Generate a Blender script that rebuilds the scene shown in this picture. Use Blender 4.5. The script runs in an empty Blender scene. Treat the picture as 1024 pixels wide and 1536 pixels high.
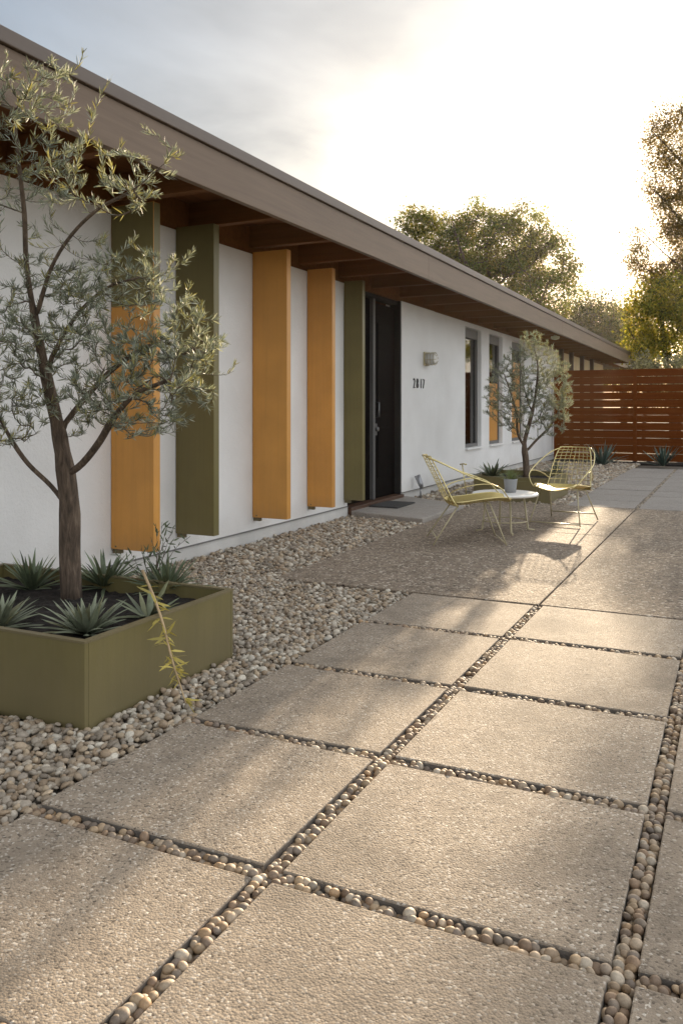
import bpy, bmesh, math, random
import numpy as np
from mathutils import Vector, Matrix

SC = bpy.context.scene
COL = SC.collection
R = math.radians
rng = np.random.default_rng(7)
random.seed(7)

# ------------------------------------------------------------------ camera
YAW = R(25.58)
CAM_H = 1.25
FPX = 1241.0
FW = np.array([-math.sin(YAW), math.cos(YAW), 0.0])
RT = np.array([math.cos(YAW), math.sin(YAW), 0.0])


def at(px, py, d):
    """a place in the world: photo pixel and metres of depth"""
    l = (px - 512.0) / FPX * d
    p = FW * d + RT * l
    p[2] = CAM_H - (py - 612.0) / FPX * d
    return p


cd = bpy.data.cameras.new("camera")
cam = bpy.data.objects.new("camera", cd)
COL.objects.link(cam)
cam.location = (0, 0, CAM_H)
cam.rotation_euler = (R(90), 0, YAW)
cd.sensor_fit = 'VERTICAL'
cd.sensor_height = 36.0
cd.lens = FPX / 1536.0 * 36.0
cd.shift_y = -(768.0 - 612.0) / 1536.0
cd.clip_start = 0.05
cd.clip_end = 2000
SC.camera = cam


# ------------------------------------------------------------------ tagging
def tag(o, label=None, cat=None, group=None, kind=None):
    if label: o['label'] = label
    if cat: o['category'] = cat
    if group: o['group'] = group
    if kind: o['kind'] = kind
    return o


def empty(name, loc=(0, 0, 0), rz=0.0):
    o = bpy.data.objects.new(name, None)
    o.empty_display_size = 0.2
    COL.objects.link(o)
    o.location = loc
    o.rotation_euler = (0, 0, rz)
    return o


def copy_tree(o, parent=None):
    c = o.copy()
    COL.objects.link(c)
    if parent is not None:
        c.parent = parent
    for ch in list(o.children):
        copy_tree(ch, c)
    return c


# ------------------------------------------------------------------ materials
def new_mat(name):
    m = bpy.data.materials.new(name)
    m.use_nodes = True
    nt = m.node_tree
    return m, nt, nt.nodes['Principled BSDF']


def node(nt, t, **kw):
    n = nt.nodes.new(t)
    for k, v in kw.items():
        if k in n.inputs:
            n.inputs[k].default_value = v
        else:
            setattr(n, k, v)
    return n


def ramp(nt, stops, fac):
    r = nt.nodes.new('ShaderNodeValToRGB')
    el = r.color_ramp.elements
    while len(el) < len(stops):
        el.new(0.5)
    for e, (p, c) in zip(el, stops):
        e.position = p
        e.color = (c[0], c[1], c[2], 1) if len(c) == 3 else c
    nt.links.new(fac, r.inputs[0])
    return r.outputs[0]


def mixc(nt, fac, a, b, mode='MIX'):
    m = nt.nodes.new('ShaderNodeMix')
    m.data_type = 'RGBA'
    m.blend_type = mode
    for sock, v in ((m.inputs[0], fac), (m.inputs[6], a), (m.inputs[7], b)):
        if hasattr(v, 'is_linked') or hasattr(v, 'links'):
            nt.links.new(v, sock)
        elif isinstance(v, (int, float)):
            sock.default_value = v
        else:
            sock.default_value = (v[0], v[1], v[2], 1)
    return m.outputs[2]


def posn(nt, scale=(1, 1, 1), obj=False):
    if obj:
        src = nt.nodes.new('ShaderNodeTexCoord').outputs['Object']
    else:
        src = nt.nodes.new('ShaderNodeNewGeometry').outputs['Position']
    if scale == (1, 1, 1):
        return src
    mp = nt.nodes.new('ShaderNodeMapping')
    mp.inputs['Scale'].default_value = scale
    nt.links.new(src, mp.inputs['Vector'])
    return mp.outputs[0]


def noise(nt, vec, scale, detail=4, rough=0.55, dist=0.0):
    n = nt.nodes.new('ShaderNodeTexNoise')
    n.inputs['Scale'].default_value = scale
    n.inputs['Detail'].default_value = detail
    n.inputs['Roughness'].default_value = rough
    n.inputs['Distortion'].default_value = dist
    nt.links.new(vec, n.inputs['Vector'])
    return n.outputs['Fac']


def voro(nt, vec, scale, out='Distance', feature='F1'):
    n = nt.nodes.new('ShaderNodeTexVoronoi')
    n.feature = feature
    n.inputs['Scale'].default_value = scale
    nt.links.new(vec, n.inputs['Vector'])
    return n.outputs[out]


def math_n(nt, op, a, b=0.0):
    m = nt.nodes.new('ShaderNodeMath')
    m.operation = op
    for s, v in ((m.inputs[0], a), (m.inputs[1], b)):
        if isinstance(v, (int, float)):
            s.default_value = v
        else:
            nt.links.new(v, s)
    return m.outputs[0]


def bump(nt, b, height, strength, dist=0.01):
    n = nt.nodes.new('ShaderNodeBump')
    n.inputs['Strength'].default_value = strength
    n.inputs['Distance'].default_value = dist
    nt.links.new(height, n.inputs['Height'])
    nt.links.new(n.outputs[0], b.inputs['Normal'])
    return n


def sep(nt, vec):
    s = nt.nodes.new('ShaderNodeSeparateXYZ')
    nt.links.new(vec, s.inputs[0])
    return s.outputs


def paint(name, c, rough=0.5, var=0.12, bs=0.06, scale=2.5, spec=0.5, metal=0.0, grain=0, streak=False):
    m, nt, b = new_mat(name)
    v = posn(nt)
    n1 = noise(nt, v, scale, 5)
    c0 = tuple(x * (1 - var) for x in c)
    c1 = tuple(x * (1 + var) for x in c)
    pc = ramp(nt, [(0.3, c0), (0.7, c1)], n1)
    if streak:
        st = noise(nt, posn(nt, (30, 30, .8)), 1.2, 5, .65)
        pc = mixc(nt, math_n(nt, 'MULTIPLY', ramp(nt, [(.48, (0, 0, 0)), (.78, (1, 1, 1))], st), .30), pc, tuple(x * .62 for x in c))
        zz = sep(nt, v)[2]
        low = ramp(nt, [(.20, (1, 1, 1)), (.46, (0, 0, 0))], math_n(nt, 'ADD', zz, math_n(nt, 'MULTIPLY', noise(nt, posn(nt, (14, 14, 3)), 2, 4), .22)))
        pc = mixc(nt, math_n(nt, 'MULTIPLY', low, .28), pc, (.20, .16, .11))
    nt.links.new(pc, b.inputs['Base Color'])
    b.inputs['Roughness'].default_value = rough
    b.inputs['Metallic'].default_value = metal
    b.inputs['Specular IOR Level'].default_value = spec
    bump(nt, b, noise(nt, v, 90 if not grain else grain, 3), bs, 0.01)
    return m


M = {}
# white stucco with faint grime near the ground
m, nt, b = new_mat('white_stucco')
v = posn(nt)
n1 = noise(nt, v, 1.3, 5)
base = ramp(nt, [(0.3, (.74, .725, .705)), (0.7, (.86, .85, .835))], n1)
z = sep(nt, v)[2]
edge = math_n(nt, 'ADD', z, math_n(nt, 'MULTIPLY', noise(nt, v, 3.0, 4), 0.5))
dirt = ramp(nt, [(0.28, (1, 1, 1)), (0.55, (0, 0, 0))], edge)
nt.links.new(mixc(nt, math_n(nt, 'MULTIPLY', dirt, 0.22), base, (.55, .47, .38)), b.inputs['Base Color'])
b.inputs['Roughness'].default_value = 0.85
h = math_n(nt, 'ADD', noise(nt, v, 55, 5, .65), math_n(nt, 'MULTIPLY', noise(nt, v, 8, 3), 0.8))
bump(nt, b, h, 0.45, 0.012)
M['stucco'] = m

M['plinth'] = paint('grey_plinth', (.60, .58, .55), .9, .12, .3)


def wood(name, c0, c1, axis, rough=0.6, bs=0.25, sc=1.0, island=True, spec=.4):
    m, nt, b = new_mat(name)
    s = [14 * sc, 14 * sc, 14 * sc]
    s[axis] = 0.7 * sc
    v = posn(nt, tuple(s))
    n1 = noise(nt, v, 1.6, 6, .6, .6)
    n2 = noise(nt, posn(nt), 1.1, 3)
    col = ramp(nt, [(0.3, c0), (0.72, c1)], n1)
    col = mixc(nt, math_n(nt, 'MULTIPLY', n2, .45), col, tuple(x * .72 for x in c0))
    if island:
        g = nt.nodes.new('ShaderNodeNewGeometry')
        col = mixc(nt, math_n(nt, 'MULTIPLY', g.outputs['Random Per Island'], .35), col, tuple(x * .62 for x in c1))
    nt.links.new(col, b.inputs['Base Color'])
    b.inputs['Roughness'].default_value = rough
    b.inputs['Specular IOR Level'].default_value = spec
    bump(nt, b, n1, bs, 0.006)
    return m


M['fascia'] = wood('fascia_wood', (.158, .106, .070), (.238, .166, .113), 1, .55, .3)
M['cap'] = wood('roof_edge_metal', (.125, .092, .072), (.165, .128, .102), 1, .42, .08)
M['soffit'] = wood('soffit_wood', (.140, .056, .018), (.225, .094, .032), 0, .65, .2, island=False, spec=.1)
M['deck'] = wood('deck_wood', (.125, .049, .016), (.20, .082, .028), 1, .65, .2, island=False, spec=.1)
M['fence'] = wood('red_stained_wood', (.125, .032, .005), (.190, .052, .009), 0, .75, .25, spec=.08)
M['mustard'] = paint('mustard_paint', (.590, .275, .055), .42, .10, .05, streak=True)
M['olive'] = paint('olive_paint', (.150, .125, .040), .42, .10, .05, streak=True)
M['planter'] = paint('olive_planter', (.150, .124, .044), .42, .14, .05, streak=True)
M['rim'] = paint('planter_rim', (.150, .120, .060), .5, .2, .1)
M['black'] = paint('black_door', (.005, .004, .0036), .6, .2, .05, spec=.03)
M['dark'] = paint('dark_interior', (.020, .016, .013), .8, .2, .05)
M['steel'] = paint('grey_metal', (.32, .32, .33), .35, .08, .02, metal=.7)
M['frame'] = paint('window_frame', (.17, .165, .16), .5, .08, .02, spec=.3)
M['doorframe'] = paint('dark_door_frame', (.030, .028, .026), .6, .08, .02, spec=.1)
M['mullion'] = paint('dull_mullion', (.10, .097, .094), .5, .08, .02, spec=.2)
M['dullsteel'] = paint('dull_steel', (.14, .14, .14), .4, .08, .02, metal=.6)
M['threshold'] = wood('threshold_wood', (.07, .035, .02), (.12, .06, .035), 1, .45, .2)
M['gold'] = paint('yellow_wire', (.64, .54, .25), .24, .12, .02, spec=.7, metal=.6)
M['whitetop'] = paint('white_table', (.78, .76, .72), .35, .04, .01)
m, nt, b = new_mat('woven_gold')
v = posn(nt, (1, 1, 1), obj=True)
ck = math_n(nt, 'MULTIPLY', math_n(nt, 'SINE', math_n(nt, 'MULTIPLY', sep(nt, v)[0], 420.0)), math_n(nt, 'SINE', math_n(nt, 'MULTIPLY', sep(nt, v)[1], 420.0)))
nt.links.new(ramp(nt, [(.2, (.34, .26, .09)), (.7, (.66, .53, .20))], math_n(nt, 'ADD', math_n(nt, 'MULTIPLY', ck, .5), .5)), b.inputs['Base Color'])
b.inputs['Metallic'].default_value = .85
b.inputs['Roughness'].default_value = .38
bump(nt, b, ck, .35, .002)
M['weave'] = m
M['ivory'] = paint('ivory_metal', (.44, .38, .24), .4, .06, .02)
M['pot'] = paint('grey_pot', (.27, .275, .285), .6, .12, .1)
M['mat'] = paint('door_mat', (.05, .048, .046), .95, .3, .6, grain=160)
M['numb'] = paint('black_number', (.02, .02, .02), .4, .1, .02)
M['cream'] = paint('cream_panel', (.66, .56, .36), .8, .08, .2)
M['post'] = wood('dark_post', (.06, .032, .02), (.10, .055, .034), 2, .55, .2, island=False)

# wall lamp jar
m, nt, b = new_mat('frosted_glass')
b.inputs['Base Color'].default_value = (.72, .72, .70, 1)
b.inputs['Roughness'].default_value = .3
b.inputs['Transmission Weight'].default_value = .35
M['frost'] = m

# soil
m, nt, b = new_mat('dark_soil')
v = posn(nt)
n1 = noise(nt, v, 35, 6, .7)
nt.links.new(ramp(nt, [(0.35, (.006, .004, .003)), (0.62, (.026, .018, .013)), (.75, (.065, .042, .028))], n1), b.inputs['Base Color'])
b.inputs['Roughness'].default_value = .95
bump(nt, b, n1, .9, .03)
M['soil'] = m

# open ground round the place
m, nt, b = new_mat('dry_ground')
v = posn(nt)
n1 = noise(nt, v, .5, 6)
n2 = noise(nt, v, 22, 5, .7)
nt.links.new(mixc(nt, n2, ramp(nt, [(0.35, (.12, .105, .055)), (0.65, (.20, .165, .10))], n1), (.16, .135, .09)), b.inputs['Base Color'])
b.inputs['Roughness'].default_value = .95
bump(nt, b, n2, .6, .03)
M['ground'] = m

m, nt, b = new_mat('gravel_bed_sand')
v = posn(nt)
n2 = noise(nt, v, 60, 5, .7)
nt.links.new(ramp(nt, [(0.35, (.085, .070, .055)), (0.65, (.20, .17, .135))], n2), b.inputs['Base Color'])
b.inputs['Roughness'].default_value = .95
bump(nt, b, n2, .8, .02)
M['sand'] = m


def aggregate(name, light, dark, spec_l, spec_d, s_agg, bs, stain=.3, fine=True, island=True):
    m, nt, b = new_mat(name)
    v = posn(nt)
    big = noise(nt, v, 1.7, 6, .6, .4)
    mid = noise(nt, v, 11, 5, .65)
    agg = nt.nodes.new('ShaderNodeTexVoronoi')
    agg.inputs['Scale'].default_value = s_agg
    agg.inputs['Randomness'].default_value = 1
    nt.links.new(v, agg.inputs['Vector'])
    cell = sep(nt, agg.outputs['Color'])[0]
    fin = noise(nt, v, s_agg * 2.2, 4, .7)
    col = ramp(nt, [(0.33, dark), (0.66, light)], mid)
    col = mixc(nt, ramp(nt, [(0.0, (1, 1, 1)), (0.17, (0, 0, 0))], cell), col, spec_d)
    col = mixc(nt, ramp(nt, [(0.84, (0, 0, 0)), (.98, (1, 1, 1))], cell), col, spec_l)
    col = mixc(nt, math_n(nt, 'MULTIPLY', ramp(nt, [(0.35, (0, 0, 0)), (.65, (1, 1, 1))], fin), .35), col, tuple(x * .62 for x in dark))
    st = math_n(nt, 'MULTIPLY', ramp(nt, [(0.47, (0, 0, 0)), (.74, (1, 1, 1))], big), stain)
    col = mixc(nt, st, col, tuple(x * .50 for x in dark))
    # small dark pits that gather in patches
    pits = math_n(nt, 'MULTIPLY', ramp(nt, [(0.60, (0, 0, 0)), (.66, (1, 1, 1))], noise(nt, v, 62, 3, .6)),
                  ramp(nt, [(0.42, (.18, .18, .18)), (.62, (1, 1, 1))], noise(nt, v, 3.2, 5, .65)))
    col = mixc(nt, pits, col, tuple(x * .36 for x in dark))
    if island:
        oi = nt.nodes.new('ShaderNodeObjectInfo')
        col = mixc(nt, math_n(nt, 'MULTIPLY', oi.outputs['Random'], .28), col, tuple(x * .70 for x in dark))
    nt.links.new(col, b.inputs['Base Color'])
    b.inputs['Roughness'].default_value = .82
    b.inputs['Specular IOR Level'].default_value = .3
    d = math_n(nt, 'MULTIPLY', agg.outputs['Distance'], -1.0)
    h = math_n(nt, 'ADD', math_n(nt, 'ADD', d, math_n(nt, 'MULTIPLY', fin, .8)), math_n(nt, 'MULTIPLY', mid, .7))
    h = math_n(nt, 'SUBTRACT', h, math_n(nt, 'MULTIPLY', pits, .8))
    bump(nt, b, h, bs, .008)
    return m


M['slab'] = aggregate('tan_concrete', (.412, .336, .256), (.298, .240, .182), (.70, .63, .54), (.075, .058, .044), 150, .38, .95)
M['slabgrey'] = aggregate('grey_concrete', (.40, .36, .32), (.32, .29, .26), (.55, .50, .45), (.14, .12, .10), 170, .5, .25)
M['pad'] = aggregate('pebbled_concrete', (.34, .27, .20), (.20, .155, .115), (.66, .58, .48), (.06, .045, .035), 62, .9, .2, island=False)
M['landing'] = aggregate('smooth_concrete', (.40, .36, .32), (.33, .295, .26), (.48, .44, .40), (.22, .19, .16), 200, .25, .25, island=False)


M['slabside'] = paint('shaded_slab_side', (.15, .13, .11), .9, .2, .4)  # slab sides darkened in colour for the shade facing away from the sun


def attr_mat(name, rough=.6, spec=.4, bs=0.0, nscale=60, trans=0.0, tint=(1, 1, 1), mottle=.3):
    m, nt, b = new_mat(name)
    a = nt.nodes.new('ShaderNodeAttribute')
    a.attribute_name = 'col'
    col = a.outputs['Color']
    v = posn(nt)
    n1 = noise(nt, v, nscale, 4, .6)
    if mottle:
        k = ramp(nt, [(0.25, (1 - mottle,) * 3), (.75, (1 + mottle * .4,) * 3)], n1)
        col = mixc(nt, 1.0, col, k, 'MULTIPLY')
    nt.links.new(col, b.inputs['Base Color'])
    b.inputs['Roughness'].default_value = rough
    b.inputs['Specular IOR Level'].default_value = spec
    if bs:
        bump(nt, b, n1, bs, .004)
    if trans:
        tr = nt.nodes.new('ShaderNodeBsdfTranslucent')
        tc = mixc(nt, 1.0, col, tint, 'MULTIPLY')
        nt.links.new(tc, tr.inputs['Color'])
        mx = nt.nodes.new('ShaderNodeMixShader')
        mx.inputs[0].default_value = trans
        out = nt.nodes['Material Output']
        nt.links.new(b.outputs[0], mx.inputs[1])
        nt.links.new(tr.outputs[0], mx.inputs[2])
        nt.links.new(mx.outputs[0], out.inputs['Surface'])
    return m


M['pebble'] = attr_mat('pebble', .62, .4, .25, 140, mottle=.3)
M['leaf_olive'] = attr_mat('olive_leaf', .55, .3, trans=.22, tint=(1.7, 1.6, .95), mottle=0)
M['leaf_tree'] = attr_mat('tree_leaf', .5, .3, trans=.52, tint=(2.1, 1.75, .55), mottle=0)
M['agave'] = attr_mat('agave_leaf', .5, .4, .1, 40, trans=.08, mottle=.25)

m, nt, b = new_mat('bark')
v = posn(nt, (26, 26, 5))
n1 = noise(nt, v, 1.6, 6, .65, .5)
nt.links.new(ramp(nt, [(0.32, (.040, .027, .018)), (0.55, (.125, .086, .058)), (.75, (.24, .18, .13))], n1), b.inputs['Base Color'])
b.inputs['Roughness'].default_value = .85
bump(nt, b, n1, .9, .015)
M['bark'] = m
m, nt, b = new_mat('dark_bark')
n1 = noise(nt, posn(nt, (6, 6, 1.2)), 1.5, 5, .6)
nt.links.new(ramp(nt, [(0.3, (.05, .035, .025)), (0.7, (.12, .085, .06))], n1), b.inputs['Base Color'])
b.inputs['Roughness'].default_value = .9
M['darkbark'] = m

# window glass: real glass, reflective at this slant, dim room behind
m, nt, b = new_mat('window_glass')
gl = nt.nodes.new('ShaderNodeBsdfGlossy')
gl.inputs['Roughness'].default_value = .015
tp = nt.nodes.new('ShaderNodeBsdfTransparent')
tp.inputs['Color'].default_value = (.62, .62, .58, 1)
fr = nt.nodes.new('ShaderNodeFresnel')
fr.inputs['IOR'].default_value = 1.65
mx = nt.nodes.new('ShaderNodeMixShader')
nt.links.new(fr.outputs[0], mx.inputs[0])
nt.links.new(tp.outputs[0], mx.inputs[1])
nt.links.new(gl.outputs[0], mx.inputs[2])
nt.links.new(mx.outputs[0], nt.nodes['Material Output'].inputs['Surface'])
M['glass'] = m


# ------------------------------------------------------------------ mesh helpers
def link_mesh(name, me, mat=None, parent=None, loc=None):
    o = bpy.data.objects.new(name, me)
    COL.objects.link(o)
    if mat is not None:
        for mm in (mat if isinstance(mat, (list, tuple)) else [mat]):
            me.materials.append(mm)
    if parent is not None:
        o.parent = parent
    if loc is not None:
        o.location = loc
    return o


class MB:
    def __init__(s):
        s.v = []; s.f = []; s.mi = []; s.sm = []

    def face(s, idx, mi=0, sm=False):
        s.f.append(idx); s.mi.append(mi); s.sm.append(sm)

    def box(s, x0, x1, y0, y1, z0, z1, mi=0):
        n = len(s.v)
        s.v += [(x0, y0, z0), (x1, y0, z0), (x1, y1, z0), (x0, y1, z0), (x0, y0, z1), (x1, y0, z1), (x1, y1, z1), (x0, y1, z1)]
        for q in ((0, 3, 2, 1), (4, 5, 6, 7), (0, 1, 5, 4), (1, 2, 6, 5), (2, 3, 7, 6), (3, 0, 4, 7)):
            s.face(tuple(n + i for i in q), mi)

    def tube(s, pts, rad, sides=6, cap=True, mi=0):
        pts = [np.asarray(p, float) for p in pts]
        if not hasattr(rad, '__len__'):
            rad = [rad] * len(pts)
        n0 = len(s.v)
        t = pts[1] - pts[0]
        t = t / (np.linalg.norm(t) + 1e-9)
        a = np.array([0, 0, 1.0]) if abs(t[2]) < .9 else np.array([1.0, 0, 0])
        u = np.cross(t, a); u /= np.linalg.norm(u)
        for i, p in enumerate(pts):
            if i == 0: tt = pts[1] - pts[0]
            elif i == len(pts) - 1: tt = pts[-1] - pts[-2]
            else: tt = pts[i + 1] - pts[i - 1]
            tt = tt / (np.linalg.norm(tt) + 1e-9)
            u = u - tt * np.dot(u, tt)
            u /= (np.linalg.norm(u) + 1e-9)
            w = np.cross(tt, u)
            for k in range(sides):
                an = 2 * math.pi * k / sides
                q = p + (u * math.cos(an) + w * math.sin(an)) * rad[i]
                s.v.append((q[0], q[1], q[2]))
        for i in range(len(pts) - 1):
            for k in range(sides):
                a0 = n0 + i * sides + k; a1 = n0 + i * sides + (k + 1) % sides
                s.face((a0, a1, a1 + sides, a0 + sides), mi, True)
        if cap:
            s.face(tuple(n0 + k for k in reversed(range(sides))), mi)
            s.face(tuple(n0 + (len(pts) - 1) * sides + k for k in range(sides)), mi)

    def lathe(s, prof, c=(0, 0, 0), seg=28, mi=0, axis='z', cap=True):
        n0 = len(s.v)
        for (r, h) in prof:
            for k in range(seg):
                a = 2 * math.pi * k / seg
                if axis == 'z':
                    s.v.append((c[0] + r * math.cos(a), c[1] + r * math.sin(a), c[2] + h))
                else:
                    s.v.append((c[0] + h, c[1] + r * math.cos(a), c[2] + r * math.sin(a)))
        for i in range(len(prof) - 1):
            for k in range(seg):
                a0 = n0 + i * seg + k; a1 = n0 + i * seg + (k + 1) % seg
                s.face((a0, a1, a1 + seg, a0 + seg), mi, True)
        if cap:
            s.face(tuple(n0 + k for k in reversed(range(seg))), mi)
            s.face(tuple(n0 + (len(prof) - 1) * seg + k for k in range(seg)), mi)

    def poly(s, pts, z0, z1, mi=0):
        n = len(s.v); k = len(pts)
        s.v += [(p[0], p[1], z0) for p in pts] + [(p[0], p[1], z1) for p in pts]
        s.face(tuple(n + i for i in reversed(range(k))), mi)
        s.face(tuple(n + k + i for i in range(k)), mi)
        for i in range(k):
            j = (i + 1) % k
            s.face((n + i, n + j, n + k + j, n + k + i), mi)

    def build(s, name, mat, parent=None, bevel=0.0, segs=2, loc=None):
        me = bpy.data.meshes.new(name)
        me.from_pydata(s.v, [], s.f)
        me.polygons.foreach_set('material_index', s.mi)
        me.polygons.foreach_set('use_smooth', s.sm)
        if bevel:
            bm = bmesh.new(); bm.from_mesh(me)
            ed = [e for e in bm.edges if len(e.link_faces) == 2 and e.calc_face_angle(0) > .6]
            bmesh.ops.bevel(bm, geom=ed, offset=bevel, segments=segs, affect='EDGES', profile=.5)
            bm.to_mesh(me); bm.free()
        me.validate()
        return link_mesh(name, me, mat, parent, loc)


def raw_mesh(name, verts, tris, col=None, mat=None, parent=None, smooth=True):
    """numpy triangles -> mesh, with an optional point colour"""
    me = bpy.data.meshes.new(name)
    nv, nf = len(verts), len(tris)
    me.vertices.add(nv)
    me.vertices.foreach_set('co', verts.astype(np.float32).ravel())
    me.loops.add(nf * 3)
    me.loops.foreach_set('vertex_index', tris.astype(np.int32).ravel())
    me.polygons.add(nf)
    me.polygons.foreach_set('loop_start', np.arange(nf, dtype=np.int32) * 3)
    me.polygons.foreach_set('loop_total', np.full(nf, 3, dtype=np.int32))
    me.polygons.foreach_set('use_smooth', np.full(nf, smooth, dtype=bool))
    me.update(calc_edges=True)
    if col is not None:
        at_ = me.attributes.new('col', 'FLOAT_COLOR', 'POINT')
        c4 = np.ones((nv, 4), np.float32)
        c4[:, :3] = col
        at_.data.foreach_set('color', c4.ravel())
    return link_mesh(name, me, mat, parent)


def norm(a):
    return a / (np.linalg.norm(a, axis=-1, keepdims=True) + 1e-9)


# ------------------------------------------------------------------ pebbles
def ico(sub):
    bm = bmesh.new()
    bmesh.ops.create_icosphere(bm, subdivisions=sub, radius=1)
    v = np.array([q.co[:] for q in bm.verts])
    f = np.array([[q.index for q in p.verts] for p in bm.faces])
    bm.free()
    return v, f


def variants(sub, n, amp, angular=0.0):
    v, f = ico(sub)
    out = []
    for i in range(n):
        r = np.ones(len(v))
        for k in range(4):
            d = norm(rng.normal(size=3))
            r += amp * rng.uniform(-1, 1) * np.maximum(0, v @ d)
        if angular:
            for k in range(7):      # cut flats like broken stone
                d = norm(rng.normal(size=3)); lim = rng.uniform(.62, .85)
                s_ = (v * r[:, None]) @ d
                r = np.where(s_ > lim, r * lim / np.maximum(s_, 1e-6), r)
        out.append(v * r[:, None])
    return out, f


def rotmats(n, tilt):
    a = rng.uniform(0, 2 * np.pi, n)
    b = rng.normal(0, tilt, n); c = rng.normal(0, tilt, n)
    def rx(t):
        z = np.zeros(n); o = np.ones(n)
        return np.stack([np.stack([o, z, z], -1), np.stack([z, np.cos(t), -np.sin(t)], -1), np.stack([z, np.sin(t), np.cos(t)], -1)], 1)
    def ry(t):
        z = np.zeros(n); o = np.ones(n)
        return np.stack([np.stack([np.cos(t), z, np.sin(t)], -1), np.stack([z, o, z], -1), np.stack([-np.sin(t), z, np.cos(t)], -1)], 1)
    def rzz(t):
        z = np.zeros(n); o = np.ones(n)
        return np.stack([np.stack([np.cos(t), -np.sin(t), z], -1), np.stack([np.sin(t), np.cos(t), z], -1), np.stack([z, z, o], -1)], 1)
    return rx(b) @ ry(c) @ rzz(a)


def stones(P, S, cols, lib, tilt):
    var, f = lib
    n = len(P)
    Rm = rotmats(n, tilt)
    pick = rng.integers(0, len(var), n)
    V = []; T = []; C = []
    off = 0
    for k in range(len(var)):
        idx = np.nonzero(pick == k)[0]
        if not len(idx):
            continue
        base = var[k]
        vv = base[None] * S[idx][:, None, :]
        vv = np.einsum('nij,nvj->nvi', Rm[idx], vv) + P[idx][:, None, :]
        nv = len(base)
        V.append(vv.reshape(-1, 3))
        T.append((f[None] + (np.arange(len(idx)) * nv)[:, None, None] + off).reshape(-1, 3))
        C.append(np.repeat(cols[idx], nv, 0))
        off += nv * len(idx)
    return np.concatenate(V), np.concatenate(T), np.concatenate(C)


def join_raw(parts):
    V = []; T = []; C = []; off = 0
    for v, t, c in parts:
        V.append(v); T.append(t + off); C.append(c); off += len(v)
    return np.concatenate(V), np.concatenate(T), np.concatenate(C)


GREYS = np.array([.95, .92, .87]) * np.array([(.42, .365, .30), (.31, .265, .215), (.52, .47, .40), (.36, .285, .21), (.25, .21, .17), (.45, .36, .26), (.58, .54, .47), (.39, .34, .285), (.33, .25, .175)])
WARMS = np.array([.82, .75, .66]) * np.array([(.42, .33, .24), (.31, .225, .16), (.50, .42, .33), (.25, .19, .145), (.54, .49, .42), (.42, .30, .19), (.33, .28, .235), (.47, .37, .26), (.26, .22, .19)])


def pick_cols(pal, n, spread=.13):
    c = pal[rng.integers(0, len(pal), n)] * rng.normal(1, spread, (n, 1))
    return np.clip(c, .02, .85)


WALL = -4.12            # outer face of the house wall
X0L, X1 = -1.985, -1.14  # left column's outer edge, joint between columns
XJ2 = -0.23
GAP = .058
ROWS = [0.38, 1.20, 1.92, 2.735, 3.56, 4.452, 5.275]
PAD0, PAD1 = 5.275, 10.84
PADX0, PADX1 = -3.08, 0.62
FENCE_Y = 20.6
BED_Y = 19.75
P1 = (-3.92, -2.315, 2.50, 3.56)   # near planter
P2 = (-3.27, -2.235, 11.03, 12.30)  # far planter
LAND = [(-4.11, 8.78), (PADX0 - .012, 8.50), (PADX0 - .012, 10.02), (-4.11, 10.62)]


def in_poly(x, y, poly):
    ins = np.zeros(len(x), bool)
    j = len(poly) - 1
    for i in range(len(poly)):
        xi, yi = poly[i]; xj, yj = poly[j]
        c = ((yi > y) != (yj > y)) & (x < (xj - xi) * (y - yi) / (yj - yi + 1e-12) + xi)
        ins ^= c
        j = i
    return ins


def bed_ok(x, y, mrg=.012):
    ok = (x > WALL + .02) & (y < BED_Y) & (y > .45)
    lim = np.where(y < PAD0 - .01, X0L - mrg, np.where(y < PAD1, PADX0 - mrg, X0L - mrg))
    ok &= x < lim
    for p in (P1, P2):
        ok &= ~((x > p[0] - mrg) & (x < p[1] + mrg) & (y > p[2] - mrg) & (y < p[3] + mrg))
    ok &= ~in_poly(x, y, LAND)
    return ok


def grid_pts(x0, x1, y0, y1, s, jit=.42):
    nx = int((x1 - x0) / s); ny = int((y1 - y0) / s)
    gx, gy = np.meshgrid(x0 + (np.arange(nx) + .5) * s, y0 + (np.arange(ny) + .5) * s)
    gx = gx.ravel() + rng.uniform(-jit, jit, gx.size) * s
    gy = gy.ravel() + rng.uniform(-jit, jit, gy.size) * s
    return gx, gy


def gravel_layer(y0, y1, sp, zc, size, lib, dens=1.0):
    x, y = grid_pts(WALL, X0L, y0, y1, sp)
    k = bed_ok(x, y) & (rng.random(len(x)) < dens)
    x, y = x[k], y[k]
    n = len(x)
    sz = size * np.exp(np.clip(rng.normal(0, .24, n), -.5, .34))
    S = np.stack([sz * rng.uniform(.9, 1.35, n), sz * rng.uniform(.75, 1.05, n), sz * rng.uniform(.5, .8, n)], -1)
    P = np.stack([x, y, zc + rng.normal(0, .004, n)], -1)
    return stones(P, S, pick_cols(GREYS, n), lib, .38)


LIB2A = variants(2, 14, .22, 1)
LIB1A = variants(1, 10, .25)
LIB2R = variants(2, 12, .20)
LIB3R = variants(3, 12, .20)

parts = [gravel_layer(.45, 5.6, .0275, -.025, .0166, LIB2A),
         gravel_layer(.45, 5.6, .0335, -.0125, .0162, LIB2A, .85),
         gravel_layer(5.6, 10.9, .036, -.025, .0215, LIB2A),
         gravel_layer(5.6, 10.9, .046, -.010, .0210, LIB2A, .8),
         gravel_layer(10.9, BED_Y, .052, -.022, .031, LIB1A),
         gravel_layer(10.9, BED_Y, .085, -.008, .029, LIB1A, .7)]
v_, t_, c_ = join_raw(parts)
o = raw_mesh('gravel', v_, t_, c_, M['pebble'])
tag(o, kind='stuff', label='loose grey and tan gravel bed between house wall and paving')


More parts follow.
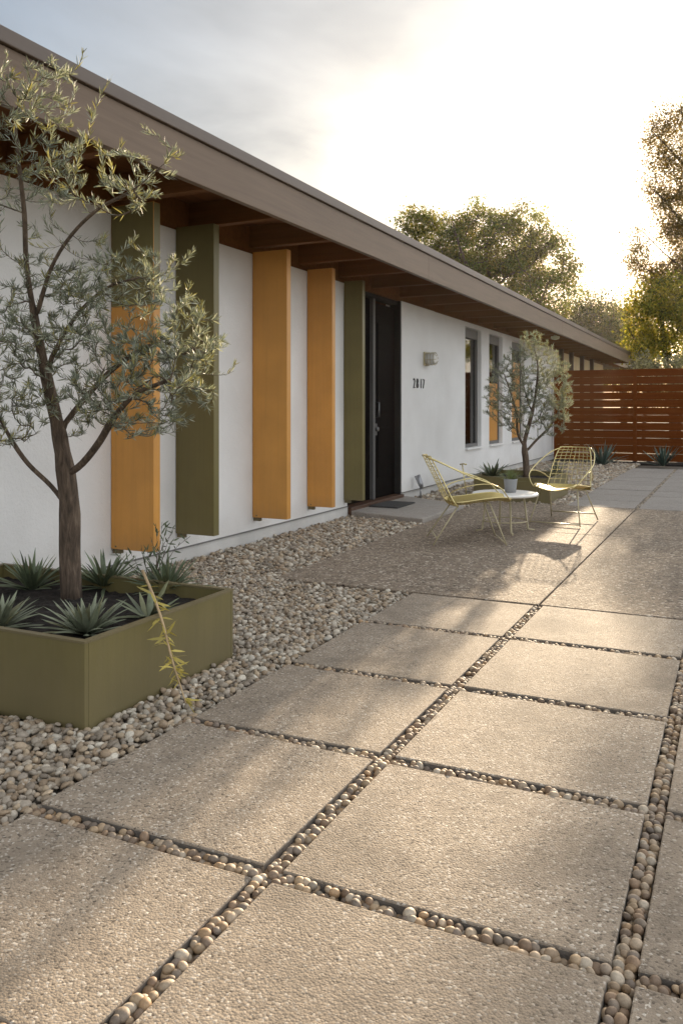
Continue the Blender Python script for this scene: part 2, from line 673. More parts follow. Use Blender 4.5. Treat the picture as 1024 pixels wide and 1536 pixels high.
# rounded pebbles in the joints of the paving
def joint(x0, x1, y0, y1, lib, size=.0138, along='y', rows=2, layers=3, pal=None):
    res = []
    L = (y1 - y0) if along == 'y' else (x1 - x0)
    wd = (x1 - x0) if along == 'y' else (y1 - y0)
    for la in range(layers):
        for r in range(rows):
            step = size * 1.62
            n = max(1, int(L / step))
            t = (np.arange(n) + .5) * L / n + rng.uniform(-.25, .25, n) * step
            c = wd * ((r + .5) / rows - .5) * .86 + rng.normal(0, wd * .05, n)
            if along == 'y':
                x = (x0 + x1) / 2 + c; y = y0 + t
            else:
                x = x0 + t; y = (y0 + y1) / 2 + c
            zc = -.037 + la * .0122
            keep = rng.random(n) < (1.0 if la < 2 else .8)
            sz = size * np.exp(np.clip(rng.normal(0, .17, n), -.35, .25))
            a, b2 = sz * rng.uniform(.92, 1.16, n), sz * rng.uniform(.8, 1.0, n)
            S = np.stack([a, b2, sz * rng.uniform(.62, .9, n)], -1)
            P = np.stack([x, y, zc + rng.normal(0, .0025, n)], -1)
            res.append(stones(P[keep], S[keep], pick_cols(WARMS if pal is None else pal, int(keep.sum()), .16), lib, .3))
    return join_raw(res)


parts = []
for xj in (X1, XJ2):
    parts.append(joint(xj - GAP / 2, xj + GAP / 2, ROWS[0], PAD0 - .02, LIB3R))
parts.append(joint(.655, .72, ROWS[0], PAD0 - .02, LIB2R))
for ry in ROWS[:-1]:
    for (a, b2) in ((X0L - .03, X1 - GAP / 2), (X1 + GAP / 2, XJ2 - GAP / 2), (XJ2 + GAP / 2, .66)):
        parts.append(joint(a, b2, ry - GAP / 2, ry + GAP / 2, LIB3R if ry < 3 else LIB2R, along='x'))
FROWS = [PAD1 + .01]
while FROWS[-1] < 18.0:
    FROWS.append(FROWS[-1] + .815)
parts.append(joint(X1 - GAP / 2, X1 + GAP / 2, PAD1 + .02, FROWS[-1], LIB1A, .018, pal=GREYS * .8))
for ry in FROWS[1:]:
    for (a, b2) in ((X0L, X1 - GAP / 2), (X1 + GAP / 2, XJ2 - GAP / 2)):
        parts.append(joint(a, b2, ry - .014, ry + .014, LIB1A, .012, along='x', rows=1, layers=1, pal=GREYS * .6))
# a few strays along the slab edge
v_, t_, c_ = join_raw(parts)
o = raw_mesh('pebbles', v_, t_, c_, M['pebble'])
tag(o, kind='stuff', label='rounded brown and white pebbles filling the joints of the paving')

# ------------------------------------------------------------------ ground sheets
mb = MB()
mb.v += [(-400, -60, -.12), (400, -60, -.12), (400, 700, -.12), (-400, 700, -.12)]
mb.face((0, 1, 2, 3))
tag(mb.build('ground', M['ground']), kind='structure')
mb = MB(); mb.box(WALL - .02, 3.2, -.6, FENCE_Y - .9, -.11, -.046)
tag(mb.build('gravel_ground', M['sand']), kind='structure')
mb = MB(); mb.box(WALL, 3.2, BED_Y + .01, FENCE_Y + .4, -.10, -.012)
tag(mb.build('soil_ground', M['soil']), kind='structure')

# patio of pebbled concrete in four casts
mb = MB()
YC = 8.42
for (a, b2) in ((PADX0, X1 - .006), (X1 + .006, PADX1)):
    for (c, d) in ((PAD0 + .012, YC - .005), (YC + .005, PAD1 - .012)):
        mb.box(a, b2, c, d, -.10, 0.0)
tag(mb.build('patio', M['pad'], bevel=.006), kind='structure')
mb = MB(); mb.poly(LAND, -.09, .045)
tag(mb.build('landing_path', M['landing'], bevel=.012), kind='structure')

# ------------------------------------------------------------------ paving slabs
ORD = ['first', 'second', 'third', 'fourth', 'fifth', 'sixth', 'seventh', 'eighth', 'ninth', 'tenth']


def slab(x0, x1, y0, y1, mat, label, group):
    mb = MB()
    dz = random.uniform(-.003, .002)
    w, h = (x1 - x0) / 2, (y1 - y0) / 2
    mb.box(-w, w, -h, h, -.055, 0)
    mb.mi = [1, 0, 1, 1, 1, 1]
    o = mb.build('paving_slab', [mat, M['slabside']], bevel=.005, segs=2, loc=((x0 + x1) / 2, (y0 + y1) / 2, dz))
    o.rotation_euler = (random.uniform(-.002, .002), random.uniform(-.002, .002), random.uniform(-.003, .003))
    tag(o, label, 'paving slab', group, 'thing')


cols3 = ((X0L, X1 - GAP / 2, 'beside the house gravel'), (X1 + GAP / 2, XJ2 - GAP / 2, 'between the two long pebble joints'),
         (XJ2 + GAP / 2, .655, 'outside the second long pebble joint'))
nr = len(ROWS) - 1
for j in range(nr):
    for ci, (a, b2, wh) in enumerate(cols3):
        if j == 0 and ci != 1 and ci != 0:
            continue
        k = nr - 1 - j
        y0 = ROWS[j] + GAP / 2
        y1 = ROWS[j + 1] - (GAP / 2 if j < nr - 1 else .012)
        lab = f"large tan slab {wh}, {ORD[k]} row before the dark patio"
        slab(a, b2, y0, y1, M['slab'], lab, 'large tan paving slabs before the patio')
for j in range(len(FROWS) - 1):
    for (a, b2, wh) in ((X0L, X1 - GAP / 2, 'beside the far gravel'), (X1 + GAP / 2, XJ2 - GAP / 2, 'outside the far pebble joint')):
        lab = f"grey slab {wh}, {ORD[j]} row beyond the patio towards the fence"
        slab(a, b2, FROWS[j] + .018, FROWS[j + 1] - .018, M['slabgrey'], lab, 'grey paving slabs between patio and fence')

# ------------------------------------------------------------------ house
house = empty('house', (WALL, 8, 0))
tag(house, 'long low white modern house with brown flat roof and coloured fins', 'house')
HO = Vector((-WALL, -8, 0))


def hp(o):                       # part of the house built in world coordinates
    o.parent = house
    o.location = HO
    return o


WT = 2.70                        # wall top
DOOR0, DOOR1 = 8.76, 10.47
WIN = [(13.40, 14.36), (14.88, 15.83), (16.56, 17.64)]
SILL = .54
mb = MB()
T = .22
YN, YF = -4.0, 29.2
mb.box(WALL - T, WALL, YN, DOOR0, .10, WT)
mb.box(WALL - T, WALL + .012, DOOR1, 11.82, .10, WT)
mb.box(WALL - T, WALL, 11.82, WIN[0][0], .10, WT)
for i, (a, b2) in enumerate(WIN):
    mb.box(WALL - T, WALL, a, b2, .10, SILL)
    mb.box(WALL - T, WALL, a, b2, 2.62, WT)
    nx = WIN[i + 1][0] if i < 2 else FENCE_Y + .6
    mb.box(WALL - T, WALL, b2, nx, .10, WT)
hp(mb.build('wall', M['stucco']))
mb = MB(); mb.box(WALL - T, WALL - .012, FENCE_Y + .61, YF, .1, WT)
hp(mb.build('panel_wall', M['cream']))
for yy in (21.5, 22.9, 24.6, 26.4):
    mb = MB(); mb.box(WALL - .03, WALL + .09, yy, yy + .14, .05, 2.76)
    hp(mb.build('post', M['post'], bevel=.006))
mb = MB()
mb.box(WALL - T, WALL + .008, YN, DOOR0, -.1, .097)
mb.box(WALL - T, WALL + .008, DOOR1, YF, -.1, .097)
hp(mb.build('plinth', M['plinth']))
mb = MB()                        # drip flashing above the plinth
mb.box(WALL - .01, WALL + .02, YN, DOOR0, .097, .105)
mb.box(WALL - .01, WALL + .030, DOOR1, YF, .097, .105)
hp(mb.build('drip_edge', M['frame']))

# shell so that the rooms are dark
mb = MB()
mb.box(-10.2, -10.0, YN, YF, -.1, 2.95)
mb.box(-10.0, WALL - T, YN, YN + .2, -.1, 2.95)
mb.box(-10.0, WALL - T, YF - .2, YF, -.1, 2.95)
hp(mb.build('rear_wall', M['stucco']))
mb = MB(); mb.box(-9.99, WALL - T - .01, YN + .2, YF - .2, -.1, .05)
hp(mb.build('room_floor', M['dark']))
mb = MB(); mb.box(-6.2, -6.1, YN + .3, YF - .3, .05, 2.94)
hp(mb.build('room_partition', M['dark']))

FX = -3.20
RY0, RY1 = -4.3, 32.5
mb = MB(); mb.box(-10.4, FX - .05, RY0 + .01, RY1 - .01, 2.955, 3.06)
roof = hp(mb.build('roof', M['deck']))
mb = MB()
y = RY0
for yb in (2.0, 9.0, 17.0, 25.6, RY1):
    mb.box(FX - .048, FX, y + .0015, yb - .0015, 2.725, 3.005)
    y = yb
mb.box(-10.4, FX - .05, RY1 - .008, RY1 + .04, 2.725, 3.005)
hp(mb.build('fascia', M['fascia'], bevel=.004))
mb = MB()
mb.box(-10.42, FX + .022, RY0, RY1 + .06, 3.008, 3.088)
hp(mb.build('roof_edge', M['cap'], bevel=.006))
mb = MB(); mb.box(WALL - .12, WALL - .012, YN, YF, WT + .002, 2.954)
hp(mb.build('wall_plate', M['soffit'], bevel=.004))
yy = -3.9 + .03
k = 0
RAF = []
while yy < RY1 - .3:
    RAF.append(yy)
    yy += .955
for yy in RAF:
    mb = MB(); mb.box(WALL - .011, FX - .052, yy, yy + .085, 2.755, 2.953)
    hp(mb.build('rafter', M['soffit'], bevel=.004))
mb = MB(); mb.box(WALL + .35, FX - .055, RY1 - 3.4, RY1 - .4, 2.74, 2.752)  # far soffit made white to paint in the bounced sun
hp(mb.build('lit_soffit_panel', M['stucco']))

FINS = [(4.713, .39, .225, 'two', 'tall fin with mustard below and olive above'), (5.482, .375, .232, 'olive', 'olive green fin beside the olive tree'),
        (6.66, .375, .221, 'mustard', 'wider of the two plain mustard fins'), (7.755, .30, .208, 'mustard', 'narrower plain mustard fin'),
        (8.66, .24, .185, 'olive', 'slim olive fin at the doorway')]
for (fy, pr, zb, colr, lab) in FINS:
    mb = MB()
    x0, x1 = WALL + .006, WALL + pr
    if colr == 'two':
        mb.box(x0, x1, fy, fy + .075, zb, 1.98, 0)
        mb.box(x0, x1, fy, fy + .075, 1.982, 2.715, 1)  # upper part olive, lower part mustard
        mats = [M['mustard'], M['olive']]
    else:
        mb.box(x0, x1, fy, fy + .075, zb, 2.715)
        mats = M[colr]
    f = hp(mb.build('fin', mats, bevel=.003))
    f['label'] = lab
    mb = MB(); mb.box(WALL + .004, WALL + .075, fy + .02, fy + .055, zb - .035, zb + .04)
    mb.tube([(WALL + .05, fy + .018, zb + .02), (WALL + .05, fy - .004, zb + .02)], .007, 8)
    br = mb.build('bracket', M['rim'])
    br.parent = f

# front door
mb = MB(); mb.box(WALL - .20, WALL + .05, DOOR0 + .003, DOOR1 - .003, -.02, .085)
hp(mb.build('threshold', M['threshold'], bevel=.006))
door = hp(empty('door'))
DX = WALL - .075
DM = 9.66
mb = MB(); mb.box(DX - .045, DX, DM + .045, DOOR1 - .05, .09, 2.60)
for (z0, z1) in ((.35, 1.0), (1.2, 2.35)):
    mb.box(DX, DX + .008, DM + .17, DOOR1 - .17, z0, z1)
leaf = mb.build('door_leaf', M['black'], door, bevel=.004)
mb = MB()
mb.box(DX - .06, DX + .03, DM - .03, DM + .04, .088, 2.64)
mb.build('mullion', M['mullion'], door, bevel=.004)
mb = MB()
mb.box(DX - .07, DX + .08, DOOR1 - .045, DOOR1 - .004, .088, 2.695)
mb.box(DX - .07, DX + .04, DOOR0 + .004, DOOR1 - .046, 2.645, 2.695)
mb.build('door_frame', M['doorframe'], door, bevel=.004)
mb = MB(); mb.box(DX - .03, DX - .02, DOOR0 + .01, DM - .032, .09, 2.64)
mb.build('side_light', M['black'], door)
mb = MB()
mb.tube([(DX, DM + .11, 1.14), (DX + .05, DM + .11, 1.14), (DX + .05, DM + .11, 1.32), (DX, DM + .11, 1.32)], .011, 8)
mb.box(DX, DX + .012, DM + .07, DM + .14, .90, 1.05)
mb.lathe([(.03, 0), (.03, .03), (.015, .04)], (DX + .01, DM + .105, .98), 14, axis='x')
mb.build('handle', M['dullsteel'], leaf)

# windows
for i, (a, b2) in enumerate(WIN):
    w = hp(empty('window'))
    gx = WALL - .10
    top = 2.62
    fr_ = .05
    mb = MB()
    mb.box(gx - .04, gx + .035, a + .003, a + fr_, SILL + .035, top - .003)
    mb.box(gx - .04, gx + .035, b2 - fr_, b2 - .003, SILL + .035, top - .003)
    mb.box(gx - .04, gx + .035, a + fr_ + .001, b2 - fr_ - .001, SILL + .035, SILL + .09)
    mb.box(gx - .04, gx + .035, a + fr_ + .001, b2 - fr_ - .001, top - .16, top - .003)
    mb.build('frame', M['frame'], w, bevel=.004)
    mb = MB(); mb.box(gx - .006, gx, a + fr_, b2 - fr_, SILL + .09, top - .16)
    mb.build('glass', M['glass'], w)
    mb = MB(); mb.box(WALL - .14, WALL + .045, a + .004, b2 - .004, SILL + .002, SILL + .032)
    mb.build('sill', M['stucco'], w, bevel=.005)
    if i > 0:
        mb = MB(); mb.box(gx - .004, gx + .012, a + fr_ + .001, b2 - fr_ - .001, SILL + .092, 1.72 if i == 1 else top - .42)
        mb.build('lower_panel', M['mustard'], w, bevel=.003)

# house number
hn = empty('house_number', (WALL + .014, 10.88, 1.53))
tag(hn, 'black metal house number 2817 on the white wall below the lamp', 'house number')
for k, ch in enumerate('2817'):
    cu = bpy.data.curves.new('digit', 'FONT')
    cu.body = ch
    cu.size = .205
    cu.extrude = .006
    cu.offset = -.0035
    tmp = bpy.data.objects.new('digit', cu)
    COL.objects.link(tmp)
    bpy.context.view_layer.update()
    me = bpy.data.meshes.new_from_object(tmp.evaluated_get(bpy.context.evaluated_depsgraph_get()))
    bpy.data.objects.remove(tmp)
    dg = link_mesh('digit', me, None, hn)
    me.materials.clear(); me.materials.append(M['numb'])
    dg.rotation_euler = (R(90), 0, R(90))
    dg.scale = (.78, 1, 1)
    dg.location = (.008, .005 + k * .128 + (.018 if ch == '1' else 0), 0)

# wall lamp: cage lamp
wl = empty('wall_lamp', (WALL + .013, 11.40, 1.965))
tag(wl, 'pale cylindrical wall lamp with wire cage above the house number', 'wall lamp')
mb = MB(); mb.box(0, .025, -.085, .085, -.10, .10)
mb.build('back_plate', M['ivory'], wl, bevel=.006)
mb = MB(); mb.lathe([(.075, .026), (.082, .05), (.082, .15), (.07, .165)], (0, 0, 0), 24, axis='x')
mb.build('lamp_shade', M['frost'], wl)
mb = MB()
for h in (.06, .105, .15):
    ring = [(h, .094 * math.cos(2 * math.pi * q / 20), .094 * math.sin(2 * math.pi * q / 20)) for q in range(21)]
    mb.tube(ring, .004, 5)
for q in range(6):
    a = 2 * math.pi * q / 6 + .2
    mb.tube([(.02, .094 * math.cos(a), .094 * math.sin(a)), (.155, .094 * math.cos(a), .094 * math.sin(a)), (.185, .045 * math.cos(a), .045 * math.sin(a))], .004, 5)
mb.build('wire_cage', M['ivory'], wl)

# small lamp under the eave
sl = empty('eave_lamp', at(828, 500, 17.2).tolist())
sl.location.z = 2.725; sl.location.x = -3.42
tag(sl, 'small pale lamp hanging under the roof edge above the far olive tree', 'eave lamp')
mb = MB(); mb.lathe([(.02, -.06), (.075, -.045), (.09, -.01), (.085, .015)], (0, 0, 0), 18)
mb.build('lamp_shade', M['ivory'], sl)
mb = MB(); mb.lathe([(.035, .015), (.035, .03)], (0, 0, 0), 14)
mb.build('mount', M['ivory'], sl)

# door mat
mb = MB(); mb.box(-.19, .19, -.30, .30, 0, .018)
mat_o = mb.build('door_mat', M['mat'], bevel=.005, loc=(-3.86, 9.52, .046))
tag(mat_o, 'dark grey door mat lying on the landing at the front door', 'door mat')

# garden spotlight and stake by the wall
gs = empty('garden_spotlight', (-3.98, 10.86, -.01))
tag(gs, 'small grey garden spotlight on a stem against the wall by the door', 'garden light')
mb = MB(); mb.tube([(0, 0, 0), (.0, .0, .17)], .012, 8)
mb.build('stem', M['steel'], gs)
mb = MB(); mb.tube([(.02, .0, .14), (.0, .0, .2), (-.05, .0, .32)], [.02, .036, .042], 12)
mb.build('lamp_head', M['steel'], gs)
st = empty('garden_stake', (-3.32, 10.7, -.01))
tag(st, 'thin yellow garden stake standing before the windows beside the planter', 'garden stake')
mb = MB(); mb.tube([(.06, 0, 0), (.02, 0, .3), (-.01, 0, .5)], .008, 6)
mb.build('stem', M['gold'], st)
mb = MB(); mb.tube([(-.045, .01, .503), (0, 0, .512), (.05, .0, .505)], .010, 6)
mb.build('crossbar', M['gold'], st)


# ------------------------------------------------------------------ fence
fence = empty('fence', (WALL, FENCE_Y, 0))
tag(fence, 'red brown horizontal board fence closing the yard beside the house', 'fence')
FZ0, FZ1 = .0, 2.17
NB = 12
bh = (FZ1 - FZ0) / NB
POSTS = [-4.04, -2.2, -.35, 1.5, 3.35]
for i in range(len(POSTS) - 1):
    mb = MB()
    a, b2 = POSTS[i] - WALL, POSTS[i + 1] - WALL
    for k in range(NB):
        dz = random.uniform(-.004, .004)
        g = random.uniform(.0025, .0045)
        mb.box(a + .002, b2 - .002, -.012, .012, FZ0 + k * bh + g + dz, FZ0 + (k + 1) * bh - g + dz)
    mb.build('board_panel', M['fence'], fence, bevel=.003)
for p in POSTS:
    mb = MB(); mb.box(p - WALL - .045, p - WALL + .045, .0135, .10, -.05, FZ1 - .01)
    mb.build('post', M['fence'], fence, bevel=.004)
    mb = MB(); mb.box(p - WALL - .035, p - WALL + .035, -.030, -.0125, FZ0, FZ1 - .005)
    mb.build('cover_batten', M['fence'], fence, bevel=.003)


# ------------------------------------------------------------------ planters
def planter(P, H, label):
    x0, x1, y0, y1 = P
    o = empty('planter_box', ((x0 + x1) / 2, (y0 + y1) / 2, -.03))
    tag(o, label, 'planter', 'olive metal planter boxes')
    w, d = (x1 - x0) / 2, (y1 - y0) / 2
    t = .022
    mb = MB()
    H += .03
    mb.box(-w, w, -d, -d + t, 0, H)
    mb.box(-w, w, d - t, d, 0, H)
    mb.box(-w, -w + t, -d + t, d - t, 0, H)
    mb.box(w - t, w, -d + t, d - t, 0, H)
    mb.build('side_panel', M['planter'], o, bevel=.003)
    mb = MB()
    e = .004
    mb.box(-w - e, w + e, -d - e, -d + t + e, H + .001, H + .009)
    mb.box(-w - e, w + e, d - t - e, d + e, H + .001, H + .009)
    mb.box(-w - e, -w + t + e, -d + t + e + .001, d - t - e - .001, H + .001, H + .009)
    mb.box(w - t - e, w + e, -d + t + e + .001, d - t - e - .001, H + .001, H + .009)
    mb.build('rim', M['rim'], o)
    # lumpy soil
    n = 40
    gx = np.linspace(-w + t + .002, w - t - .002, n); gy = np.linspace(-d + t + .002, d - t - .002, n)
    X, Y = np.meshgrid(gx, gy)
    Z = H - .065 + .012 * np.sin(X * 9 + 1) * np.cos(Y * 8) + rng.normal(0, .006, X.shape)
    V = np.stack([X, Y, Z], -1).reshape(-1, 3)
    idx = np.arange(n * n).reshape(n, n)
    a, b2, c, d2 = idx[:-1, :-1].ravel(), idx[:-1, 1:].ravel(), idx[1:, 1:].ravel(), idx[1:, :-1].ravel()
    T = np.concatenate([np.stack([a, b2, c], -1), np.stack([a, c, d2], -1)])
    raw_mesh('soil', V, T, None, M['soil'], o)
    return o


planter(P1, .322, 'large olive green metal planter box on gravel under the near olive tree')
planter(P2, .312, 'smaller looking olive planter box behind the round white table')


# ------------------------------------------------------------------ trees
def leaf_mesh(name, P, D, Nn, L, W, col, mat, parent=None, curl=.12, kite=False):
    D = norm(D)
    S = norm(np.cross(D, Nn))
    Nn = np.cross(S, D)
    L = L[:, None]; W = W[:, None]
    n = len(P)
    if kite:
        vs = [P, P + D * L * .45 + S * W * .5, P + D * L - Nn * L * curl, P + D * L * .45 - S * W * .5]
        tri = np.array([[0, 1, 2], [0, 2, 3]])
    else:
        vs = [P, P + D * L * .32 + S * W * .5 + Nn * W * .15, P + D * L * .32 - S * W * .5 + Nn * W * .15,
              P + D * L * .7 + S * W * .38 - Nn * L * curl * .5, P + D * L * .7 - S * W * .38 - Nn * L * curl * .5, P + D * L - Nn * L * curl]
        tri = np.array([[0, 1, 2], [2, 1, 3], [2, 3, 4], [4, 3, 5]])
    k = len(vs)
    V = np.stack(vs, 1).reshape(-1, 3)
    T = (tri[None] + (np.arange(n) * k)[:, None, None]).reshape(-1, 3)
    return raw_mesh(name, V, T, np.repeat(col, k, 0), mat, parent, smooth=False)


def catmull(pts, m=4):
    pts = [np.asarray(p, float) for p in pts]
    q = [2 * pts[0] - pts[1]] + pts + [2 * pts[-1] - pts[-2]]
    out = []
    for i in range(1, len(q) - 2):
        for k in range(m):
            t = k / m
            a, b, c, d = q[i - 1], q[i], q[i + 1], q[i + 2]
            out.append(.5 * ((2 * b) + (c - a) * t + (2 * a - 5 * b + 4 * c - d) * t * t + (3 * b - a - 3 * c + d) * t ** 3))
    out.append(pts[-1])
    return out


def grow(limbs, targets, r_tip, bow=.12, jit=.05, seg=5, expo=2.3, base_r=None):
    """limbs first, then every twig joins the nearest wood already grown; pipe-model radii"""
    pos = []; par = []; chains = []
    for li, lb in enumerate(limbs):
        pts = catmull(lb, 4)
        if li == 0:
            pos.append(pts[0]); par.append(-1)
            ch = [0]
        else:
            A = np.array(pos)
            k = int(np.argmin(np.linalg.norm(A - pts[0], axis=1)))
            ch = [k]
        for p in pts[1:]:
            pos.append(p); par.append(ch[-1]); ch.append(len(pos) - 1)
        chains.append(ch)
    A = np.array(pos)
    dist = [np.min(np.linalg.norm(A - t, axis=1)) for t in targets]
    twigs = []
    for ti in np.argsort(dist):
        t = targets[ti]
        A = np.array(pos)
        dv = t - A
        dn = np.linalg.norm(dv, axis=1)
        cost = dn * (1 + .9 * np.maximum(0, -dv[:, 2] / (dn + 1e-6)))
        if len(A) > 8:
            cost[:6] += 10
        k = int(np.argmin(cost))
        a = A[k]; L = dn[k]
        ch = [k]
        side = norm(rng.normal(size=3)) * L * bow
        for s in range(1, seg + 1):
            u = s / seg
            p = a + (t - a) * u + side * math.sin(math.pi * u) + np.array([0, 0, -L * bow * .8 * math.sin(math.pi * u)]) + rng.normal(0, jit * L / seg, 3) * (u < 1)
            pos.append(p); par.append(ch[-1]); ch.append(len(pos) - 1)
        twigs.append(ch)
    n = len(pos)
    acc = np.zeros(n); r = np.zeros(n)
    nch = np.zeros(n, int)
    for i in range(n):
        if par[i] >= 0: nch[par[i]] += 1
    for i in range(n - 1, -1, -1):
        r[i] = max(r_tip, acc[i] ** (1 / expo)) if acc[i] > 0 else r_tip
        if par[i] >= 0:
            acc[par[i]] += r[i] ** expo
    if base_r:
        r *= 1.0
        sc = base_r / r[0]
        r = np.maximum(r_tip, r * (1 + (sc - 1) * np.clip((r - r_tip) / (r[0] - r_tip), 0, 1)))
    return np.array(pos), r, chains, twigs


def wood_mesh(pos, r, chains, twigs, mat, parent, sides=(10, 4), name='trunk'):
    mb = MB()
    for ch in chains:
        rr = [r[i] for i in ch]
        if len(ch) > 1: rr[0] = min(rr[0], rr[1] * 1.25) if ch is not chains[0] else rr[0]
        mb.tube([pos[i] for i in ch], rr, sides[0])
    for ch in twigs:
        rr = [r[i] for i in ch]
        rr[0] = min(rr[0], rr[1] * 1.2)
        mb.tube([pos[i] for i in ch], rr, sides[1], cap=False)
    return mb.build(name, mat, parent)


def ellipse_targets(specs):
    out = []
    for (cx, cy, rx, ry, d, dr, n) in specs:
        k = 0
        while k < n:
            u = rng.uniform(-1, 1, 3)
            if u @ u > 1: continue
            out.append(at(cx + u[0] * rx, cy + u[1] * ry, d + u[2] * dr))
            k += 1
    return out


def olive_leaves(pos, twigs, per, L, parent, off, start=.08, ext=.10, sunny=2.1):
    P = []; D = []; Nn = []; Ls = []; C = []
    for ch in twigs:
        pts = pos[ch]
        seglen = np.linalg.norm(np.diff(pts, axis=0), axis=1)
        cum = np.concatenate([[0], np.cumsum(seglen)])
        tot = cum[-1]
        n = int(per * min(1.6, max(.55, tot / .35)))
        tone = rng.normal(1, .14)
        warm = rng.random()
        for k in range(n):
            s = tot * (start + (1 - start) * (k + rng.random()) / n)
            i = min(len(seglen) - 1, int(np.searchsorted(cum, s) - 1)); i = max(i, 0)
            u = (s - cum[i]) / (seglen[i] + 1e-9)
            p = pts[i] + (pts[i + 1] - pts[i]) * u
            t = norm(pts[i + 1] - pts[i])
            side = norm(np.cross(t, rng.normal(size=3)))
            d = norm(t * rng.uniform(.5, 1.1) + side * rng.uniform(.35, .85) + np.array([0, 0, .45]))
            P.append(p); D.append(d); Nn.append(norm(rng.normal(size=3) + np.array([0, 0, .8])))
            Ls.append(L * rng.uniform(.6, 1.25) * (1 - .35 * (s / tot) ** 3))
            g = tone * rng.normal(1, .16)
            c = np.array([.185, .205, .160]) * g
            if rng.random() < .30:
                c = np.array([.38, .40, .34]) * g     # silver underside
            if warm > .7 and rng.random() < .45:
                c = np.array([.27, .25, .10]) * g       # yellower leaf on some twigs
            C.append(c)
    P = np.array(P) - off; Ls = np.array(Ls)
    return leaf_mesh('crown', P, np.array(D), np.array(Nn), Ls, Ls * rng.uniform(.085, .13, len(Ls)), np.clip(np.array(C), .02, .6), M['leaf_olive'], parent)


def olive_tree(limbs, targets, r_tip, base_r, per, L, label, sides, fix=None):
    if fix is not None:
        targets = [fix(t) for t in targets]
    pos, r, chains, twigs = grow(limbs, targets, r_tip, base_r=base_r)
    off = np.array(limbs[0][0])
    root = empty('olive_tree', off.tolist())
    tag(root, label, 'tree', 'young olive trees in planters')
    wood_mesh(pos - off, r, chains, twigs, M['bark'], root, sides)
    olive_leaves(pos, twigs, per, L, root, off)
    return root


def clear_roof(t):
    t = t.copy()
    if t[2] > 2.45:
        lim = -3.02
        if t[0] < lim:
            t[0] = lim + rng.uniform(0, .25)
    t[0] = max(t[0], -3.85)
    return t


LIMBS1 = [
    [at(108, 905, 4.34), at(105, 830, 4.34), at(104, 750, 4.32), at(90, 655, 4.28), at(70, 565, 4.22), at(52, 475, 4.13), at(40, 395, 4.03), at(37, 320, 3.94), at(28, 240, 3.86), at(22, 165, 3.78)],
    [at(104, 765, 4.32), at(78, 730, 4.30), at(42, 695, 4.25), at(15, 655, 4.2), at(-12, 600, 4.15), at(-40, 510, 4.1)],
    [at(98, 715, 4.30), at(124, 695, 4.25), at(150, 662, 4.15), at(172, 625, 4.05), at(205, 590, 3.95), at(255, 570, 3.86)],
    [at(54, 480, 4.13), at(76, 405, 4.06), at(108, 352, 3.97), at(150, 312, 3.87), at(200, 285, 3.77), at(246, 246, 3.68)],
    [at(68, 555, 4.2), at(110, 480, 4.22), at(160, 432, 4.2), at(215, 415, 4.12)],
    [at(88, 648, 4.27), at(130, 595, 4.3), at(180, 545, 4.25), at(240, 515, 4.15), at(310, 530, 4.05)],
    [at(20, 662, 4.2), at(-10, 655, 4.3), at(-60, 600, 4.3)],
]
TG1 = ellipse_targets([
    (60, 180, 95, 95, 3.80, .30, 84), (150, 265, 118, 62, 3.76, .28, 84), (40, 300, 100, 90, 3.95, .35, 58), (5, 170, 45, 90, 3.8, .25, 40),
    (185, 450, 108, 100, 4.05, .38, 250), (60, 470, 85, 95, 4.15, .42, 150), (210, 580, 115, 82, 3.98, .36, 310), (110, 520, 60, 60, 4.15, .35, 36),
    (5, 560, 66, 115, 4.1, .4, 160), (95, 600, 70, 62, 4.2, .35, 60), (290, 520, 52, 70, 4.0, .25, 80), (-70, 450, 60, 200, 4.1, .4, 60)])
TG1 += [at(354, 545, 4.0), at(335, 562, 4.0), at(340, 520, 4.0), at(290, 375, 3.9), at(278, 390, 3.9), at(126, 75, 3.7), at(165, 118, 3.7), at(272, 232, 3.65), at(262, 222, 3.66), at(215, 190, 3.7), at(240, 205, 3.68), at(100, 110, 3.72)]
olive_tree(LIMBS1, TG1, .0010, .056, 36, .047, 'near silvery olive tree in the big planter before the fins', (12, 4), clear_roof)

d2 = 11.65
LIMBS2 = [
    [at(789, 716, d2), at(788, 690, d2), at(786, 664, d2), at(796, 625, d2), at(803, 590, d2), at(806, 550, d2), at(800, 520, d2)],
    [at(787, 672, d2), at(776, 650, d2 - .05), at(774, 620, d2 - .1), at(764, 585, d2 - .15), at(755, 560, d2 - .2)],
    [at(790, 676, d2), at(804, 660, d2 + .1), at(824, 640, d2 + .2), at(840, 610, d2 + .25), at(846, 580, d2 + .25)],
    [at(797, 620, d2), at(785, 580, d2 + .2), at(780, 545, d2 + .25)],
]
TG2 = ellipse_targets([(798, 545, 42, 46, d2, .42, 210), (762, 590, 38, 58, d2, .42, 210), (830, 590, 30, 66, d2, .42, 220), (796, 610, 54, 52, d2, .48, 200),
                       (800, 510, 24, 16, d2, .22, 30), (848, 578, 12, 42, d2, .25, 46), (735, 590, 14, 40, d2, .25, 30)])
olive_tree(LIMBS2, TG2, .0014, .046, 36, .060, 'smaller bushy olive tree in the planter by the far windows', (9, 3))


